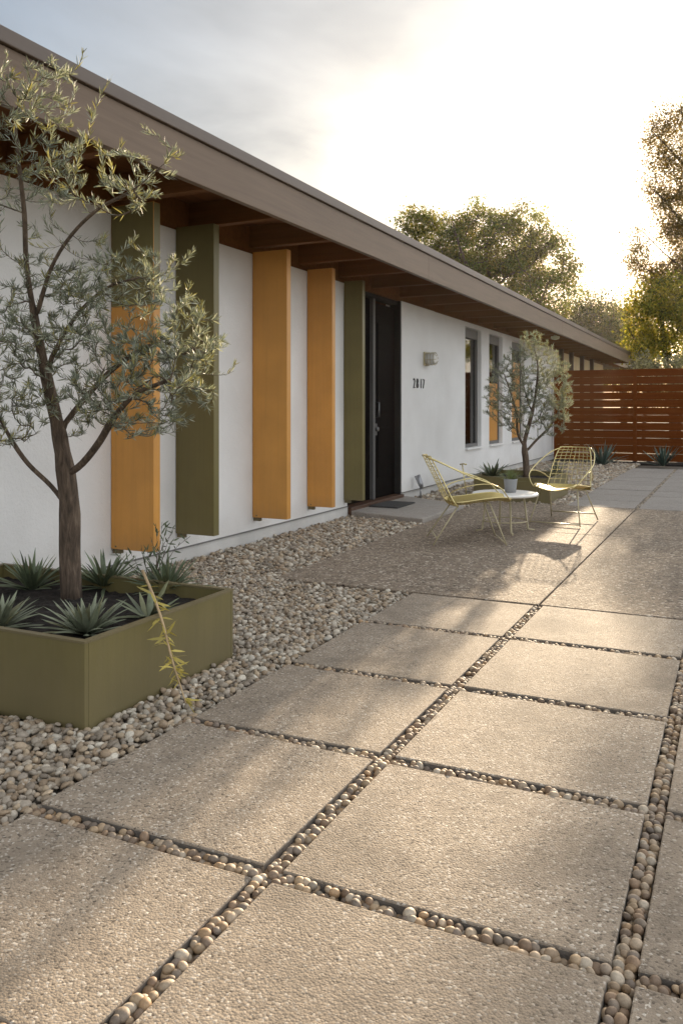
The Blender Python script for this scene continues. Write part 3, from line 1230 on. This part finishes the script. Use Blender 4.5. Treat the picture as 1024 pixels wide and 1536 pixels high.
def big_tree(base, limbs, targets, r_tip, base_r, per, L, sig, pal, label, cat='tree', droop=0.0, warm=.3, name='tree', kite=True, group='trees behind the fence and house', clump=.25):
    pos, r, chains, twigs = grow(limbs, targets, r_tip, base_r=base_r, bow=.15)
    off = np.array(base, float)
    root = empty(name, off.tolist())
    tag(root, label, cat, group)
    wood_mesh(pos - off, r, chains, twigs, M['darkbark'], root, (8, 3))
    P = []; D = []; C = []
    pal = np.array(pal)
    for ch in twigs:
        e = pos[ch[-1]]; mid = pos[ch[len(ch) // 2]]
        n = max(4, int(per * rng.uniform(.45, 1.5)))
        u = rng.random((n, 1)) ** .7
        c = mid + (e - mid) * u
        p = c + rng.normal(0, 1, (n, 3)) * sig * np.array([1, 1, .75])
        if droop:
            p[:, 2] -= np.abs(rng.normal(0, droop, n))
        P.append(p)
        d = norm(rng.normal(size=(n, 3)) + np.array([0, 0, -.5]))
        D.append(d)
        tone = pal[rng.integers(0, len(pal))] * rng.normal(1, clump)
        C.append(np.clip(tone[None] * rng.normal(1, .2, (n, 1)), .008, .5))
    P = np.concatenate(P) - off; D = np.concatenate(D); C = np.concatenate(C)
    Ls = L * rng.uniform(.6, 1.3, len(P))
    leaf_mesh('crown', P, D, norm(rng.normal(size=P.shape)), Ls, Ls * rng.uniform(.45, .7, len(Ls)), C, M['leaf_tree'], root, kite=kite)
    return root


GREEN = [(.085, .105, .030), (.062, .085, .026), (.125, .130, .036), (.095, .090, .032)]
DULL = [(.060, .072, .026), (.048, .060, .022), (.085, .085, .030), (.07, .062, .026)]
GOLDG = [(.17, .19, .036), (.22, .22, .042), (.11, .135, .032), (.26, .235, .046)]
BROWN = [(.115, .090, .042), (.14, .105, .048), (.095, .080, .036)]


def shell_targets(specs, inner=.35):
    """crown lumps: (px, py, depth, rx, ry, rz in metres, n); most twig ends near the outside"""
    out = []
    for (px, py, d, rx, ry, rz, n) in specs:
        c = at(px, py, d)
        k = 0
        while k < n:
            u = norm(rng.normal(size=3))
            q = rng.uniform(inner, 1) ** .6
            out.append(c + RT * u[0] * rx * q + FW * u[1] * ry * q + np.array([0, 0, u[2] * rz * q]))
            k += 1
    return out


# broad tree behind the house
D = 46.0
b0 = at(742, 640, D); b0[2] = -.1
limbs = [[b0, at(742, 590, D), at(745, 540, D), at(740, 490, D), at(735, 430, D), at(730, 370, D)],
         [at(744, 545, D), at(790, 490, D - 1), at(820, 430, D - 1)],
         [at(742, 530, D), at(690, 450, D + 1), at(640, 380, D + 1), at(605, 335, D + 1)],
         [at(740, 480, D), at(770, 420, D + 2), at(790, 370, D + 2)],
         [at(740, 470, D), at(700, 400, D - 2), at(680, 340, D - 2)]]
tg = shell_targets([(735, 425, D, 4.6, 3.6, 4.1, 230), (680, 372, D, 3.1, 2.6, 2.3, 110), (808, 420, D, 2.2, 2.6, 3.1, 115), (740, 362, D, 3.5, 2.6, 2.3, 120),
                    (625, 335, D, 1.4, 1.5, .75, 30), (790, 500, D, 2.4, 3, 2.4, 60), (690, 470, D, 3, 3, 2.4, 70)])
big_tree(b0, limbs, tg, .02, .32, 88, .155, .29, GREEN, 'broad rounded green tree rising behind the house roof')

# lower dark trees far off
k = 0
for (px, top, D, w, n, lab) in ((882, 416, 64, 3.1, 130, 'dull green tree between roof end and the broad tree'), (842, 452, 70, 3.0, 90, 'low far tree peeping just over the long roof'),
                           (935, 428, 74, 3.6, 120, 'hazy far tree behind the yellow green tree')):
    bz = at(px, 640, D); bz[2] = -.1
    htop = at(px, top, D)[2]
    c1 = bz + np.array([0, 0, htop * .35]); c2 = bz + np.array([.3, 0, htop * .65])
    limbs = [[bz, c1, c2, bz + np.array([.1, .2, htop * .85])], [c1, c1 + RT * 1.5 + np.array([0, 0, 2.5])], [c1, c1 - RT * 1.6 + np.array([0, 0, 2.2])]]
    cy = 612 - (htop * .58 - 1.25) * FPX / D
    tg = shell_targets([(px, cy, D, w * .95, w, htop * .33, n), (px - 12, cy + 20, D, w * .8, w, htop * .28, n // 2), (px + 14, cy - 14, D, w * .6, w, htop * .24, n // 2)])
    big_tree(bz, limbs, tg, .03, .3, 80, .20, .42, DULL if k != 2 else DULL + GOLDG, lab)
    k += 1

# yellow green tree just past the fence
D = 27.0
bz = at(1010, 640, D); bz[2] = -.1
limbs = [[bz, at(1008, 600, D), at(1002, 560, D), at(995, 520, D), at(990, 470, D)], [at(1005, 575, D), at(965, 530, D), at(940, 490, D)], [at(1004, 570, D), at(1040, 510, D), at(1070, 460, D)]]
tg = shell_targets([(988, 485, D, 1.05, 1.3, 1.2, 90), (1030, 480, D, 1.5, 1.5, 1.4, 90), (962, 512, D, .5, .9, .75, 36), (1000, 440, D, 1.2, 1.2, .8, 50), (1090, 470, D + 1, 1.6, 1.6, 1.5, 70), (1160, 480, D + 2, 1.8, 1.6, 1.5, 60)])
big_tree(bz, limbs, tg, .010, .14, 62, .105, .19, GOLDG, 'yellow green leafy tree lit from behind above the fence', droop=.12)

# tall thin-leaved tree with hanging sprays
D = 28.0
bz = at(1085, 640, D); bz[2] = -.1
limbs = [[bz, at(1083, 560, D), at(1075, 470, D), at(1062, 380, D), at(1050, 290, D), at(1035, 210, D), at(1020, 165, D)],
         [at(1074, 460, D), at(1030, 410, D), at(990, 375, D), at(960, 345, D), at(942, 335, D)],
         [at(1062, 385, D), at(1020, 330, D), at(985, 290, D)],
         [at(1070, 420, D), at(1110, 350, D), at(1130, 270, D)],
         [at(1045, 270, D), at(1000, 220, D), at(975, 195, D)]]
tg = shell_targets([(1024, 192, D, 1.4, 1.2, 1.1, 105), (1016, 258, D, 1.15, 1.1, 1.0, 80), (1050, 300, D, 1.6, 1.4, 1.8, 120), (1000, 225, D, .9, .6, .9, 18), (1008, 322, D, .55, .8, .9, 46), (1100, 300, D, 1.6, 1.5, 2.6, 90),
                    (1026, 350, D, .65, 1.0, .8, 60), (956, 378, D, .36, .5, .55, 26), (950, 345, D, .18, .3, .2, 5), (1004, 408, D, .85, .9, .55, 84), (1060, 420, D, 1.5, 1.4, 1.2, 90), (1120, 420, D, 1.8, 1.7, 1.5, 60)])
tg = [q for q in tg if np.linalg.norm(q[:] - at(958, 318, D)) > .62]
big_tree(bz, limbs, tg, .007, .22, 44, .088, .17, BROWN + [(.11, .095, .04)], 'tall airy brownish tree with hanging sprays glowing against the sun', droop=.22)

# grey shrubs behind the fence
k = 0
for (px, D, lab) in ((965, 24.5, 'grey leaved shrub showing over the fence beside the roof end'), (1018, 24.8, 'pale grey shrub over the fence below the yellow tree')):
    bz = at(px, 640, D); bz[2] = -.1
    limbs = [[bz, bz + np.array([0, 0, .8]), bz + np.array([.1, 0, 1.6])]]
    tg = shell_targets([(px, 575, D, .62, .6, .9, 90)])
    big_tree(bz, limbs, tg, .008, .06, 46, .085, .12, [(.20, .21, .19), (.26, .27, .26), (.16, .17, .14)], lab, 'shrub', name='shrub', group='shrubs behind the fence')
    k += 1


# ------------------------------------------------------------------ agaves and small plants
def rosette(name, loc, n, L, w, label, cat, group, col, up=(.15, 1.25), wild=.1, curl=.35, parent=None, part=None, grassy=False):
    V = []; T = []; C = []
    off = 0
    for i in range(n):
        u = (i + .5) / n
        az = i * 2.39996 + rng.normal(0, .25)
        el = up[0] + (up[1] - up[0]) * (1 - u) ** .9 + rng.normal(0, wild + .06)
        bend = rng.normal(0, .25)
        Li = L * rng.uniform(.7, 1.12) * (1 - .25 * (1 - u))
        wi = w * rng.uniform(.8, 1.15)
        seg = 6
        p = np.array([0.012 * math.cos(az), .012 * math.sin(az), 0.0])
        e = el
        cc = np.array(col) * rng.normal(1, .16) * (np.array([1.1, 1.0, .85]) if rng.random() < .2 else 1)
        ring = []
        for s in range(seg + 1):
            t = s / seg
            d = np.array([math.cos(az) * math.cos(e), math.sin(az) * math.cos(e), math.sin(e)])
            sd = np.array([-math.sin(az), math.cos(az), 0])
            nn = np.cross(d, sd)
            ww = wi * (.55 + .9 * t - 1.45 * t ** 2.3) if not grassy else wi * (1 - t * .9)
            ww = max(ww, .0008)
            ring.append((p + sd * ww * .5 - nn * ww * .22, p + nn * ww * .03, p - sd * ww * .5 - nn * ww * .22))
            p = p + d * Li / seg
            e -= curl * (t + .2) / seg * 1.6 * rng.uniform(.3, 1.9)
            az += bend / seg
        for tri in ring:
            V += [tri[0], tri[1], tri[2]]
        for s in range(seg):
            a = off + s * 3
            for q in (0, 1):
                T += [(a + q, a + q + 1, a + q + 4), (a + q, a + q + 4, a + q + 3)]
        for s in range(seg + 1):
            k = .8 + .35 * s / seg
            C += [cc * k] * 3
        off += 3 * (seg + 1)
    V = np.array(V); T = np.array(T); C = np.clip(np.array(C), .01, .6)
    o = raw_mesh(part or name, V, T, C, M['agave'], parent)
    o.location = loc
    if label:
        tag(o, label, cat, group)
    return o


def gp(px, py, z):
    """world point at height z seen at a pixel"""
    d = (CAM_H - z) * FPX / (py - 612.0)
    p = at(px, py, d)
    return p


SZ = .262
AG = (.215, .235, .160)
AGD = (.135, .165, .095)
G1 = 'agaves in the near planter'
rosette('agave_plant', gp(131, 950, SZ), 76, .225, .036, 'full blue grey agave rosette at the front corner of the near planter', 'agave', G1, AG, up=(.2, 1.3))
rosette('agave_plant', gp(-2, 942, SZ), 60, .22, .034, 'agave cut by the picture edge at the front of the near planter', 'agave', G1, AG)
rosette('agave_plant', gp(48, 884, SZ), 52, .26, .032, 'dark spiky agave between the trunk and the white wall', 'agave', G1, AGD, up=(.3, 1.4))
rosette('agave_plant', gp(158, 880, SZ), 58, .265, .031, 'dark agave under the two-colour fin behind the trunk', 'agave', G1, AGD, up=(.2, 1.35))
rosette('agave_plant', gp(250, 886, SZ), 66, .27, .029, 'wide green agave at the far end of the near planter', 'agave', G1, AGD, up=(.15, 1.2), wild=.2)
rosette('agave_plant', gp(222, 925, SZ), 20, .22, .042, 'small loose agave leaning over the planter rim by the twig', 'agave', G1, (.16, .18, .11), up=(.05, .9), wild=.25)
G2 = 'agaves in the far planter'
rosette('agave_plant', gp(738, 716, .26), 36, .36, .055, 'dark agave in the far planter behind the small pot', 'agave', G2, AGD, up=(.15, 1.2))
rosette('bushy_plant', gp(834, 712, .26), 60, .30, .024, 'fine grey bushy plant in the far planter behind the second chair', 'plant', None, (.15, .17, .13), up=(.2, 1.45), wild=.3)
G3 = 'agaves along the fence'
rosette('agave_plant', gp(903, 697, 0), 34, .68, .065, 'spreading blue green agave before the fence near the house', 'agave', G3, (.075, .115, .095), up=(.2, 1.45), curl=.2)
rosette('agave_plant', gp(994, 699, 0), 34, .58, .062, 'upright blue green agave before the fence under the yellow tree', 'agave', G3, (.07, .108, .088), up=(.45, 1.5), curl=.15)

# twiggy sprigs rising at the back of the planter
root = empty('wispy_shrub', gp(232, 878, SZ).tolist())
tag(root, 'thin wispy shrub with small leaves at the planter end under the fins', 'shrub')
off = np.array(root.location)
tws = []
for k in range(13):
    e = at(180 + k * 8.5 + rng.normal(0, 5), 785 + abs(k - 8) * 6 + rng.normal(0, 12), 4.45)
    m_ = off * .45 + e * .55 + rng.normal(0, .02, 3)
    tws.append(np.array(catmull([off + rng.normal(0, .012, 3) * np.array([1, 1, 0]), m_, e], 4)))
mb = MB()
for t in tws:
    mb.tube(list(t - off), [.0022] * 4 + [.0011] * (len(t) - 4), 4, cap=False)
mb.build('stem', M['bark'], root)
P = []; Dd = []
for t in tws:
    for k in range(11):
        i = rng.integers(2, len(t) - 1)
        P.append(t[i] + (t[i + 1] - t[i]) * rng.random() - off)
        Dd.append(norm(t[i + 1] - t[i]) + rng.normal(0, .6, 3))
P = np.array(P); Dd = np.array(Dd)
Ls = .045 * rng.uniform(.6, 1.2, len(P))
leaf_mesh('foliage', P, Dd, rng.normal(size=P.shape), Ls, Ls * .2, np.clip(np.array([.12, .15, .10]) * rng.normal(1, .2, (len(P), 1)), .02, .4), M['leaf_olive'], root)

# golden twig leaning over the planter rim down to the gravel
a0 = gp(222, 895, SZ + .02)
tp = [at(214, 856, 3.86), at(232, 898, 3.72), at(246, 940, 3.60), at(257, 985, 3.50), at(268, 1020, 3.45), at(279, 1055, 3.41)]
pts = np.array(catmull(tp, 4))
off = pts[-1].copy()
root = empty('leafy_twig', off.tolist())
tag(root, 'dry golden twig leaning over the planter rim onto the gravel', 'twig')
mb = MB(); mb.tube(list(pts - off), list(np.linspace(.0075, .003, len(pts))), 6)
mb.build('stem', paint('twig_bark', (.42, .30, .17), .7, .2, .3), root)
P = []; Dd = []
for k in range(64):
    i = rng.integers(2, len(pts) - 1)
    p = pts[i] + (pts[i + 1] - pts[i]) * rng.random()
    side = RT * rng.choice([-.8, 1.25]) * rng.uniform(.3, 1.0) + np.array([0, 0, rng.uniform(-.8, .5)]) + rng.normal(0, .35, 3) - FW * .25
    P.append(p - off); Dd.append(side)
P = np.array(P); Dd = np.array(Dd)
Ls = .072 * rng.uniform(.5, 1.2, len(P))
leaf_mesh('foliage', P, Dd, norm(rng.normal(size=P.shape) + np.array([0, 0, 1.0])), Ls, Ls * .17, np.clip(np.array([.46, .38, .11]) * rng.normal(1, .22, (len(P), 1)), .03, .7), M['leaf_olive'], root)


# ------------------------------------------------------------------ chairs, table, pot
def wire_chair(loc, rz, label):
    o = empty('wire_chair', loc, rz)
    tag(o, label, 'chair', 'yellow wire chairs on the patio')
    # shell profile: x forward, z up; s runs from seat front to top of back
    prof = catmull([(.41, 0, .372), (.30, 0, .385), (.12, 0, .368), (-.06, 0, .345), (-.165, 0, .352), (-.225, 0, .43), (-.30, 0, .58), (-.375, 0, .72), (-.42, 0, .805)], 3)
    prof = np.array(prof)
    ns = len(prof)
    s = np.linspace(0, 1, ns)
    half = np.interp(s, [0, .15, .4, .55, .75, .9, 1], [.20, .235, .25, .245, .22, .19, .165])
    def surf(i, u):
        p = prof[i].copy()
        p[1] = half[i] * u
        dish = (1 - u * u)
        lift = .05 * (u * u)
        if s[i] < .5:
            p[2] += lift
        else:
            p[0] += lift * 1.2
        return p
    nu = 17
    mb = MB()
    for k in range(nu):
        u = -1 + 2 * k / (nu - 1)
        mb.tube([surf(i, u) for i in range(ns if k % 2 == 0 else int(np.searchsorted(s, .58)))], 0.0026, 5, cap=False)
    # cross wires, even along the shell
    cum = np.concatenate([[0], np.cumsum(np.linalg.norm(np.diff(prof, axis=0), axis=1))])
    nw = 63
    for k in range(nw):
        L = cum[-1] * (.55 * k / 52 if k <= 52 else (.55 + .45 * ((k - 52) / (nw - 1 - 52)) ** .7))
        L = min(L, cum[-1] * .9999)
        i = min(ns - 2, int(np.searchsorted(cum, L, 'right') - 1)); f = (L - cum[i]) / (cum[i + 1] - cum[i])
        mb.tube([surf(i, u) * (1 - f) + surf(i + 1, u) * f for u in np.linspace(-1, 1, 9)], .0031, 5, cap=False)
    mb.build('wire_shell', M['gold'], o)
    # close woven seat between the wires
    k0 = int(np.searchsorted(s, .56))
    n0_, m0_ = k0 + 1, 9
    sm_ = MB()
    for off_ in (0.0, -.003):
        for i in range(n0_):
            for u in np.linspace(-.97, .97, m0_):
                p = surf(i, u); sm_.v.append((p[0], p[1], p[2] + off_ + .0045))
    for lay in (0, 1):
        for i in range(n0_ - 1):
            for q in range(m0_ - 1):
                a_ = lay * n0_ * m0_ + i * m0_ + q
                f_ = (a_, a_ + 1, a_ + m0_ + 1, a_ + m0_)
                sm_.face(f_ if lay else f_[::-1], 0, True)
    sm_.build('seat', M['weave'], o)
    rim = [surf(i, -1) for i in range(ns)] + [surf(ns - 1, u) for u in np.linspace(-.8, .8, 7)] + [surf(i, 1) for i in reversed(range(ns))] + [surf(0, u) for u in np.linspace(.8, -.8, 7)] + [surf(0, -1)]
    mb = MB(); mb.tube(rim, .0062, 7)
    mb.build('rim', M['gold'], o)
    for sd in (-1, 1):
        mb = MB()
        mb.tube(catmull([(-.405, .165 * sd, .800), (-.26, .25 * sd, .745), (-.02, .310 * sd, .640), (.17, .312 * sd, .575), (.29, .300 * sd, .525), (.355, .26 * sd, .455), (.40, .205 * sd, .405)], 4), .0060, 7)
        mb.build('arm_rail', M['gold'], o)
        mb = MB()
        mb.tube(catmull([(-.23, .235 * sd, .445), (-.10, .28 * sd, .520), (.08, .308 * sd, .560), (.2, .308 * sd, .562)], 3), .0055, 6)
        mb.build('arm_brace', M['gold'], o)
        mb = MB(); mb.tube([(.20, .20 * sd, .385), (.275, .235 * sd, .20), (.35, .275 * sd, .008)], .0072, 8)
        mb.build('leg', M['ivory'], o)
        mb = MB(); mb.tube([(-.10, .20 * sd, .355), (-.22, .230 * sd, .19), (-.345, .265 * sd, .008)], .0072, 8)
        mb.build('leg', M['ivory'], o)
    mb = MB(); mb.tube([(.342, -.272, .025), (.342, .272, .025)], .0075, 7)
    mb.build('base_bar', M['ivory'], o)
    mb = MB(); mb.tube([(-.313, -.252, .075), (-.313, .252, .075)], .0075, 7)
    mb.build('base_bar', M['ivory'], o)
    for xx, zz in ((.20, .380), (-.10, .348)):
        mb = MB(); mb.tube([(xx, -.20, zz), (xx, .20, zz)], .008, 7)
        mb.build('seat_support', M['ivory'], o)
    o.scale = (.95, 1, 1)
    return o


wire_chair((-2.30, 7.48, 0.002), YAW, 'yellow wire chair seen side on, nearest the doorway')
wire_chair((-1.71, 9.22, 0.002), R(-98), 'yellow wire chair facing the camera before the far planter')

t = empty('side_table', (-2.13, 8.29, 0.002))
tag(t, 'round white low table standing between the two yellow chairs', 'table')
mb = MB(); mb.lathe([(.29, .358), (.325, .366), (.332, .376), (.328, .388), (.31, .392)], (0, 0, 0), 48)
mb.build('tabletop', M['whitetop'], t)
for k in range(4):
    a = k * math.pi / 2 + .5
    mb = MB(); mb.tube([(.19 * math.cos(a), .19 * math.sin(a), .358), (.235 * math.cos(a), .235 * math.sin(a), .02), (.30 * math.cos(a), .30 * math.sin(a), .009)], .010, 8)
    mb.build('leg', M['ivory'], t)
mb = MB()
mb.tube([(.222 * math.cos(a), .222 * math.sin(a), .11) for a in np.linspace(0, 2 * math.pi, 33)], .006, 6)
mb.build('ring_brace', M['ivory'], t)

pp = empty('potted_plant', (-2.08, 8.31, .395))
tag(pp, 'small grey pot with a spiky grass plant on the white table', 'potted plant')
mb = MB(); mb.lathe([(.054, 0), (.068, .125), (.070, .135), (.062, .136), (.058, .11)], (0, 0, 0), 28)
mb.build('pot', M['pot'], pp)
o = rosette('x', (0, 0, .11), 90, .17, .012, None, None, None, (.17, .21, .08), up=(.55, 1.52), wild=.2, curl=.2, parent=pp, part='foliage', grassy=True)

# ------------------------------------------------------------------ sky and sun
EL, AZ = R(12.5), R(6.1)          # sun height; bearing west of the house axis
w = bpy.data.worlds.new('World')
SC.world = w
w.use_nodes = True
nt = w.node_tree
bg = nt.nodes['Background']
sky = nt.nodes.new('ShaderNodeTexSky')
sky.sky_type = 'NISHITA'
sky.sun_disc = False
sky.sun_elevation = EL
sky.sun_rotation = -AZ
sky.air_density = 1.0
sky.dust_density = 2.0
sky.ozone_density = 1.0
tc = nt.nodes.new('ShaderNodeTexCoord')
vec = tc.outputs['Generated']
mp = nt.nodes.new('ShaderNodeMapping')
mp.inputs['Scale'].default_value = (1.0, 1.0, 3.2)
nt.links.new(vec, mp.inputs['Vector'])
cl = noise(nt, mp.outputs[0], 1.9, 7, .52, .5)
sx = sep(nt, vec)[0]
mr = nt.nodes.new('ShaderNodeMapRange')          # cloud deck thin in the west; unseen east brightened to lift shaded walls
mr.inputs['From Min'].default_value = -.72
mr.inputs['From Max'].default_value = .25
mr.inputs['To Min'].default_value = 0
mr.inputs['To Max'].default_value = 1
nt.links.new(sx, mr.inputs['Value'])
east = mr.outputs[0]
mask = ramp(nt, [(0.34, (.6, .6, .6)), (.62, (1, 1, 1))], math_n(nt, 'ADD', cl, math_n(nt, 'MULTIPLY', east, .12)))
cloud = mixc(nt, 1.0, sky.outputs[0], (.115, .115, .115), 'MULTIPLY')
deck = ramp(nt, [(0.0, (.132, .145, .160)), (.35, (.325, .328, .328)), (.62, (.50, .505, .505)), (1.0, (.86, .885, .91))], math_n(nt, 'ADD', east, math_n(nt, 'MULTIPLY', math_n(nt, 'SUBTRACT', cl, .5), .10)))
deck = mixc(nt, 1.0, deck, (6.1, 6.1, 6.1), 'MULTIPLY')
cloud = mixc(nt, 1.0, cloud, deck, 'ADD')
col = mixc(nt, math_n(nt, 'MULTIPLY', mask, .96), sky.outputs[0], cloud)
nt.links.new(col, bg.inputs['Color'])
bg.inputs['Strength'].default_value = .10

sd = bpy.data.lights.new('sun', 'SUN')
sd.energy = 5.0
sd.angle = R(.6)
sd.color = (1.0, .80, .56)
so = bpy.data.objects.new('sun', sd)
COL.objects.link(so)
sun_dir = Vector((-math.sin(AZ) * math.cos(EL), math.cos(AZ) * math.cos(EL), math.sin(EL)))
so.rotation_euler = sun_dir.to_track_quat('Z', 'Y').to_euler()
so.location = (0, 0, 20)

SC.view_settings.view_transform = 'Standard'
SC.view_settings.look = 'None'
SC.view_settings.gamma = 1
SC.view_settings.exposure = 1.27
SC.render.engine = 'CYCLES'
SC.cycles.max_bounces = 8
SC.cycles.transparent_max_bounces = 12
SC.cycles.use_denoising = True

# thin warm air
m = bpy.data.materials.new('haze_air')
m.use_nodes = True
nt = m.node_tree
nt.nodes.clear()
out = nt.nodes.new('ShaderNodeOutputMaterial')
vol = nt.nodes.new('ShaderNodeVolumePrincipled')
vol.inputs['Color'].default_value = (.95, .92, .88, 1)
vol.inputs['Density'].default_value = .00012
vol.inputs['Anisotropy'].default_value = .72
nt.links.new(vol.outputs[0], out.inputs['Volume'])
mb = MB(); mb.box(-60, 40, -20, 110, -1.2, 22)
tag(mb.build('haze', m), kind='stuff')
